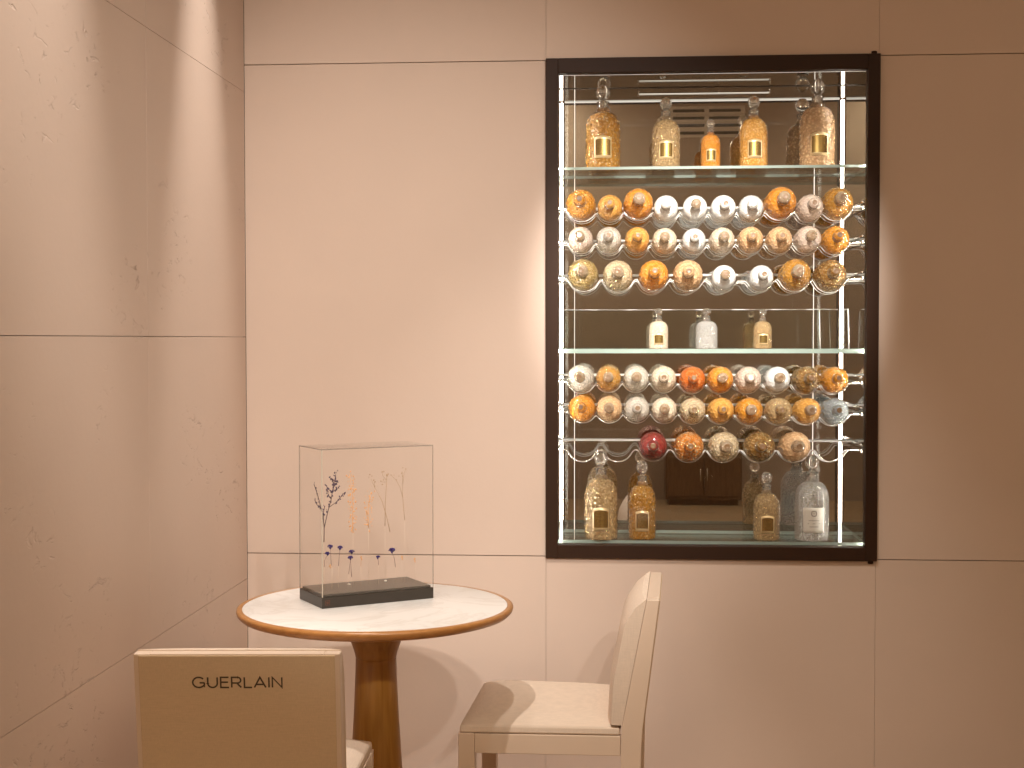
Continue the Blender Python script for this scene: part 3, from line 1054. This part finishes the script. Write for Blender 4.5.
# thin tan umbels
sprig('dried_umbel', 'thin tan dried stem with a forked seed head, middle of the glass case', 'dried flower',
      [[(385, 526), (385.2, 505), (386.3, 487), (386.8, 476)], [(390, 532), (387, 518), (382, 501), (375, 488)], [(375, 488), (371, 479)], [(375, 488), (374, 481)],
       [(386.3, 480), (383, 476), (382, 472)], [(386.4, 479), (388, 474)], [(385.9, 482), (382, 482)]],
      [(370, 474.5, .8), (372, 476, .7), (374, 480, .8), (375, 482, .7), (382, 472, .9), (384, 471.5, .7), (387, 475, 1.0), (388.3, 474, .8), (381, 481, .8), (383.5, 480, .7), (382, 484.5, .7), (369, 477, .6)],
      M['tan_stem'], M['tan_stem'], (385, 526), r=0.0008)
sprig('dried_umbel', 'thin tan dried stem with fine side shoots, rightmost tall one in the glass case', 'dried flower',
      [[(404.6, 520), (403.5, 507), (402.6, 495), (402.8, 480), (402, 472)], [(402.5, 497), (400, 487), (396, 480), (391, 475)], [(402.8, 484), (404, 474), (405.5, 469)]],
      [(402, 473, .9), (402.4, 476, .7), (405.8, 469, .7), (403, 467.5, .7), (396, 480, .7), (391, 475, .7), (394, 475, .6), (399, 476, .6)],
      M['tan_stem'], M['tan_stem'], (404.6, 520), r=0.0007)


def cornflower(px, py, s, foot, lab, v=None, curl=0.0):
    ln = [foot, ((foot[0] + px) / 2 + curl, (foot[1] + py) / 2), (px, py + s * 0.7)]
    b_ = []
    for k in range(9):
        a = PI * (0.08 + 0.84 * k / 8)
        b_.append((px + cos(a) * s * 0.85, py - sin(a) * s * 0.62, s * 0.34, 1.3))
    for k in range(6):
        b_.append((px + random.uniform(-.5, .5) * s, py + random.uniform(-.35, .25) * s, s * 0.36, 1.2))
    b_.append((px, py + s * .55, s * 0.38, 1.3))
    return sprig('dried_cornflower', lab, 'dried flower', [ln], b_, M['flower_stem'], M['violet'], foot, v, 0.0009, 'small dried cornflowers in the glass case')


cornflower(330.2, 547, 2.6, (331.3, 565.5), 'violet dried cornflower standing highest in the left cluster of the glass case')
cornflower(327.4, 553.8, 2.2, (324.2, 567), 'violet dried cornflower with curved stem beside the case corner', curl=-1.3, v=CDEP * .42)
cornflower(340, 548, 2.4, (338.4, 566), 'violet dried cornflower on a straight stem between the left clusters')
cornflower(351.6, 552, 2.5, (348.6, 574), 'violet dried cornflower just above another, crossing stems', v=CDEP * .56)
cornflower(350.5, 558, 2.4, (351.6, 577), 'violet dried cornflower just below another, crossing stems', v=CDEP * .44)
cornflower(378, 557.3, 2.0, (378.6, 565), 'smallest violet dried cornflower, alone on a short stem')
cornflower(392, 550.5, 3.0, (395.4, 567), 'largest violet dried cornflower, with a bent stem at right', curl=0.8)
for (px, py, ft, lab) in ((361.2, 557, (360.8, 566), 'tiny orange dried bud in the middle of the glass case'),
                          (402.2, 556.5, (401.8, 560), 'tiny orange dried bud beside the largest cornflower'),
                          (414.5, 559, (415.4, 563), 'tiny tan dried bud nearest the right end of the glass case'),
                          (330.0, 565.5, (332.5, 567), 'tiny orange dried sprig at the foot of the left cornflowers')):
    sprig('dried_bud', lab, 'dried flower', [[ft, (px, py)]], [(px, py, .9, 1.6), (px + .5, py + 2.2, .7, 1.6), (px - .6, py + 1, .5)], M['orange_petal'], M['orange_petal'], ft, r=0.0006)


# ------------------------------------------------------------------ chairs
def prism(bm, prof, x0, x1, mi=0):
    """side profile (y, z) extruded from x0 to x1"""
    a = [bm.verts.new((x0, y, z)) for y, z in prof]
    b = [bm.verts.new((x1, y, z)) for y, z in prof]
    bm.faces.new(a); bm.faces.new(b)
    n = len(prof)
    for i in range(n):
        bm.faces.new((a[i], a[(i + 1) % n], b[(i + 1) % n], b[i]))


CW, CHH, CF = 0.439, 0.782, 0.020      # CF: how much wider each side is at the front


def make_chair(label, loc, rz):
    """local frame: sitter looks along +y"""
    t = thing('dining_chair', label, 'chair', loc, rz, 'cream upholstered chairs at the round table')
    w = CW / 2
    wf = w + CF
    for s in (-1, 1):
        bm = bmesh.new(); box(bm, s * wf - (0.042 if s > 0 else 0), s * wf + (0 if s > 0 else 0.042), 0.173, 0.215, 0, 0.428)
        finish('leg', bm, M['cream'], t, bevel=0.002)
        bm = bmesh.new()
        prism(bm, [(-0.250, 0), (-0.212, 0), (-0.205, 0.40), (-0.208, 0.45), (-0.2715, CHH), (-0.304, CHH), (-0.262, 0.45), (-0.258, 0.40)],
              s * w - (0.034 if s > 0 else 0), s * w + (0 if s > 0 else 0.034))
        finish('leg', bm, M['cream'], t, bevel=0.002)
        bm = bmesh.new()
        q = []
        for z in (0.376, 0.427):
            for y, e in ((-0.2045, 0), (0.1725, CF * 0.9)):
                for dx in (0.0, 0.024):
                    q.append(bm.verts.new((s * (w + e - dx - 0.0005), y, z)))
        for f in ((0, 1, 3, 2), (4, 5, 7, 6), (0, 1, 5, 4), (2, 3, 7, 6), (0, 2, 6, 4), (1, 3, 7, 5)):
            bm.faces.new([q[k] for k in f])
        finish('apron', bm, M['cream'], t, bevel=0.0015)
    bm = bmesh.new(); box(bm, -wf + 0.0425, wf - 0.0425, 0.186, 0.212, 0.376, 0.427)
    finish('apron', bm, M['cream'], t, bevel=0.0015)
    bm = bmesh.new(); box(bm, -w + 0.0345, w - 0.0345, -0.245, -0.220, 0.376, 0.427)
    finish('apron', bm, M['cream'], t, bevel=0.0015)
    # top rail between the posts
    bm = bmesh.new()
    prism(bm, [(-0.2655, CHH - 0.0405), (-0.2715, CHH), (-0.304, CHH), (-0.2975, CHH - 0.0405)], -w + 0.0342, w - 0.0342)
    finish('top_rail', bm, M['cream'], t, bevel=0.0015)
    # linen board on the rear
    sl = (-0.304 + 0.262) / (CHH - 0.45)

    def yr(z):
        return -0.262 + (z - 0.45) * sl
    bm = bmesh.new()
    za, zb = 0.440, CHH - 0.0035
    prism(bm, [(yr(za) - 0.0022, za), (yr(zb) - 0.0022, zb), (yr(zb) + 0.010, zb), (yr(za) + 0.010, za)], -w + 0.0105, w - 0.0105)
    bp = finish('back_panel', bm, M['linen_back'], t, bevel=0.0012)
    # back cushion: curved front, domed towards the middle
    bm = bmesh.new()
    prof = []
    nz, nx = 14, 14
    grid = {}
    for i in range(nz + 1):
        s = i / nz
        z = 0.455 + (CHH + 0.002 - 0.455) * s
        yb = -0.2065 + (z - 0.45) * (-0.0635 / (CHH - 0.45))
        th = 0.052 * min(1, (1 - s) * 4.5 + 0.02) ** 0.42 * (0.72 + 0.28 * min(1, s * 3.0))
        th = max(th, 0.006)
        for k in range(nx + 1):
            x = -1 + 2 * k / nx
            e = (1 - abs(x) ** 8) * 0.010 + (1 - x * x) * 0.004
            grid[i, k, 0] = bm.verts.new((x * (w - 0.001), yb - 0.0008, z))
            grid[i, k, 1] = bm.verts.new((x * (w - 0.001), yb + th - 0.010 + e, z))
    for i in range(nz):
        for k in range(nx):
            for q in (0, 1):
                bm.faces.new((grid[i, k, q], grid[i + 1, k, q], grid[i + 1, k + 1, q], grid[i, k + 1, q]))
    for i in range(nz):
        for k in (0, nx):
            bm.faces.new((grid[i, k, 0], grid[i + 1, k, 0], grid[i + 1, k, 1], grid[i, k, 1]))
    for k in range(nx):
        for i in (0, nz):
            bm.faces.new((grid[i, k, 0], grid[i, k + 1, 0], grid[i, k + 1, 1], grid[i, k, 1]))
    finish('back_cushion', bm, M['linen'], t, smooth=True, bevel=0.004, auto=50)
    # seat cushion with a soft dome
    bm = bmesh.new()
    y0, y1 = -0.203, 0.212
    n = 20
    g = {}
    for i in range(n + 1):
        for k in range(n + 1):
            u, v = -1 + 2 * i / n, -1 + 2 * k / n
            d = (1 - u ** 4) * (1 - v ** 4)
            ed = (1 - abs(u) ** 14) * (1 - abs(v) ** 14)
            z = 0.428 + 0.020 + 0.020 * d ** 0.75 + 0.006 * ed
            kx = 1 + CF / w * (v * 0.5 + 0.5)
            x = u * (w - 0.003) * kx * (1 - 0.004 * (1 - ed))
            y = (y0 + y1) / 2 + v * (y1 - y0) / 2 * (1 - 0.004 * (1 - ed))
            g[i, k, 1] = bm.verts.new((x, y, z))
            g[i, k, 0] = bm.verts.new((u * (w - 0.002) * kx, (y0 + y1) / 2 + v * (y1 - y0) / 2, 0.4285))
    for i in range(n):
        for k in range(n):
            for q in (0, 1):
                bm.faces.new((g[i, k, q], g[i + 1, k, q], g[i + 1, k + 1, q], g[i, k + 1, q]))
    for i in range(n):
        for k in (0, n):
            bm.faces.new((g[i, k, 0], g[i + 1, k, 0], g[i + 1, k, 1], g[i, k, 1]))
            bm.faces.new((g[k, i, 0], g[k, i + 1, 0], g[k, i + 1, 1], g[k, i, 1]))
    finish('seat_cushion', bm, M['linen'], t, smooth=True, bevel=0.004, auto=50)
    return t, bp, yr


# letters drawn as thin ribbons (unit: cap height 1)
def arc(cx, cy, rx, ry, a0, a1, n=18):
    return [(cx + rx * cos(math.radians(a0 + (a1 - a0) * k / n)), cy + ry * sin(math.radians(a0 + (a1 - a0) * k / n))) for k in range(n + 1)]


GLY = {
    'G': (1.18, [arc(.58, .5, .56, .5, 42, 318) + [(1.08, .12), (1.10, .46)], [(1.12, .46), (.66, .46)]]),
    'U': (1.0, [[(.04, 1), (.04, .42)] + arc(.48, .42, .44, .42, 180, 360) + [(.92, 1)]]),
    'E': (.82, [[(.78, 1), (.04, 1), (.04, 0), (.80, 0)], [(.04, .52), (.72, .52)]]),
    'R': (.98, [[(.04, 0), (.04, 1), (.58, 1)] + arc(.58, .72, .30, .28, 90, -90) + [(.04, .44)], [(.52, .44), (.92, 0)]]),
    'L': (.74, [[(.04, 1), (.04, 0), (.74, 0)]]),
    'A': (1.12, [[(.02, 0), (.55, 1), (1.08, 0)], [(.20, .30), (.90, .30)]]),
    'I': (.14, [[(.06, 0), (.06, 1)]]),
    'N': (.98, [[(.04, 0), (.04, 1), (.92, 0), (.92, 1)]]),
}


def ribbon(bm, pts, hw, pt):
    """flat stroke of half-width hw; pt maps (u, v, lift) to a point"""
    n = len(pts)
    off = []
    for i in range(n):
        if i == 0:
            d = Vector(pts[1]) - Vector(pts[0]); m = Vector((-d.y, d.x)).normalized() * hw
        elif i == n - 1:
            d = Vector(pts[-1]) - Vector(pts[-2]); m = Vector((-d.y, d.x)).normalized() * hw
        else:
            d0 = (Vector(pts[i]) - Vector(pts[i - 1])).normalized(); d1 = (Vector(pts[i + 1]) - Vector(pts[i])).normalized()
            n0, n1 = Vector((-d0.y, d0.x)), Vector((-d1.y, d1.x))
            m = (n0 + n1)
            if m.length < 0.3:
                m = n0
            m.normalize(); m = m * min(hw / max(m.dot(n0), 0.35), hw * 2.2)
        off.append(m)
    rows = []
    for p, m in zip(pts, off):
        p = Vector(p)
        rows.append([bm.verts.new(pt(q.x, q.y, l)) for q, l in ((p + m, 1), (p - m, 1), (p - m, 0), (p + m, 0))])
    for a, b in zip(rows, rows[1:]):
        for k in range(4):
            bm.faces.new((a[k], a[(k + 1) % 4], b[(k + 1) % 4], b[k]))
    bm.faces.new(rows[0]); bm.faces.new(rows[-1])


# near chair: its back turned to the camera; its top rear edge runs from (133,653) to (340,653)
DF = 3.0
fwd = (RM @ Vector((0, 0, -1))); fwd.z = 0; fwd.normalize()
d0 = ray(236.4, 650.6)
pt_top = CAMLOC + d0 * (DF / d0.dot(fwd))
rzf = math.radians(4.204)
loc = Vector((pt_top.x, pt_top.y, 0)) + fwd * 0.304
near, bp, yr = make_chair('cream chair with linen back turned to the camera, lettered GUERLAIN', (loc.x, loc.y, 0), rzf)
print('chair top z', pt_top.z)
near.location.z = pt_top.z - CHH
if abs(near.location.z) < 0.02:
    near.location.z = 0
tot = sum(GLY[c][0] for c in 'GUERLAIN') + 0.20 * 7
W_text = (282.3 - 191.5) / F * DF
k = W_text / tot
caph = 10.6 / F * DF
bm = bmesh.new()
# text centre in chair coordinates
ctr = ((191.5 + 282.3) / 2 - 236.5) / F * DF
dl = ray(237, 683)
zt = (CAMLOC + dl * (DF / dl.dot(fwd))).z
u = -tot / 2
for c in 'GUERLAIN':
    wd, strokes = GLY[c]
    for si, s in enumerate(strokes):
        def pt(a, b, l, u=u, si=si):
            z = zt - caph / 2 + b * caph
            return (ctr + (u + a) * k, yr(z) - 0.0022 - 0.00025 - l * (0.0003 + 0.00006 * si), z)
        ribbon(bm, s, 0.062 * caph / k * 0 + 0.075, pt)
    u += wd + 0.20
lt = finish('lettering', bm, M['letter'], bp)
lt['label'] = 'dark brown GUERLAIN lettering'

# right chair: side-on, facing the table (towards -x)
a = PZ(459.5, 735, 0.428)           # near front corner of the apron
dd = 3.62 - 0.0
d1 = ray(458.2, 733.5)
pa = CAMLOC + d1 * (3.66 / d1.dot(fwd))
d2 = ray(621.8, 736.5)
pb = CAMLOC + d2 * (3.63 / d2.dot(fwd))
ang = math.atan2((pa - pb).y, (pa - pb).x)      # direction rear -> front
rz2 = ang - PI / 2 - math.atan2(CF, 0.42)
print('apron z', pa.z, pb.z, 'len', (pa - pb).length, math.degrees(rz2))
# near side of this chair is its own left (+90 deg): local x = -w for the sitter facing -x, camera at -y  -> local +x is +y world? solve below
c_, s_ = cos(rz2), sin(rz2)
# front near corner in local coords: the camera side
best = None
for sx_ in (-1, 1):
    lx, ly = sx_ * (CW / 2 + CF), 0.215
    wx, wy = c_ * lx - s_ * ly, s_ * lx + c_ * ly
    if best is None or wy < best[1]:
        best = (wx, wy)
side, bp2, _ = make_chair('cream chair standing side-on to the right of the round table', (pa.x - best[0], pa.y - best[1], 0), rz2)

# ------------------------------------------------------------------ lights
WARM = (1.0, 0.93, 0.855)


def spot(name, loc, target, power, angle, blend=0.5, size=0.04, col=WARM):
    l = bpy.data.lights.new(name, 'SPOT')
    l.energy = power; l.color = col
    l.spot_size = math.radians(angle); l.spot_blend = blend; l.shadow_soft_size = size
    o = bpy.data.objects.new(name, l); COL.objects.link(o)
    o.location = loc
    o.rotation_euler = (Vector(target) - Vector(loc)).to_track_quat('-Z', 'Y').to_euler()
    return o


spot('key_spot', (1.20, -6.2, 3.64), (-0.82, 0.0, 1.40), 530, 26.5, 1.0, 0.05)
spot('key_spot', (0.62, -6.25, 3.64), (-0.78, 0.0, 1.36), 580, 26.5, 1.0, 0.05)
spot('second_spot', (-0.72, -2.35, 3.2), (-0.42, -0.85, 0.6), 140, 33, 0.7, 0.02)
spot('table_spot', (-0.80, -1.62, 3.2), (-0.74, -1.50, 0.6), 42, 40, 0.7, 0.02)
spot('wall_spot', (-0.20, -2.1, 3.3), (0.12, 0.0, 0.42), 150, 44, 1.0, 0.03)
spot('wash_spot', (-0.98, -0.50, 3.66), (-1.22, -0.50, 0.4), 330, 25, 1.0, 0.02)
spot('wash_spot', (-0.92, -1.72, 3.66), (-1.24, -1.75, 0.6), 230, 36, 1.0, 0.02)
spot('cabinet_spot', (0.33, -2.45, 2.97), (0.29, 0.1, 1.62), 1200, 26, 1.0, 0.02)


def fill_light(loc, sx, sy, power):  # unseen area lights added as ambient fill for the room
    l = bpy.data.lights.new('ambient_fill', 'AREA')
    l.shape = 'RECTANGLE'; l.size = sx; l.size_y = sy; l.energy = power; l.color = (1.0, 0.85, 0.61)
    o = bpy.data.objects.new('ambient_fill', l); COL.objects.link(o)
    o.location = loc


fill_light((1.2, -3.1, 3.68), 2.6, 0.7, 23)
fill_light((2.75, -6.3, 3.68), 0.7, 1.8, 38)
fill_light((-0.75, -6.5, 3.68), 0.6, 1.8, 38)

w = bpy.data.worlds.new('world')
sc.world = w
w.use_nodes = True
w.node_tree.nodes['Background'].inputs[0].default_value = (1.0, 0.8, 0.6, 1)
w.node_tree.nodes['Background'].inputs[1].default_value = 0.0

sc.view_settings.view_transform = 'Standard'
sc.view_settings.look = 'None'
sc.view_settings.gamma = 1.0
sc.view_settings.use_curve_mapping = False
sc.view_settings.exposure = 0.0
cy = sc.cycles
cy.max_bounces = 14
cy.diffuse_bounces = 5
cy.glossy_bounces = 8
cy.transmission_bounces = 10
cy.transparent_max_bounces = 24
cy.caustics_reflective = True
cy.caustics_refractive = True
cy.sample_clamp_indirect = 6.0
cy.blur_glossy = 0.5
cy.use_denoising = True
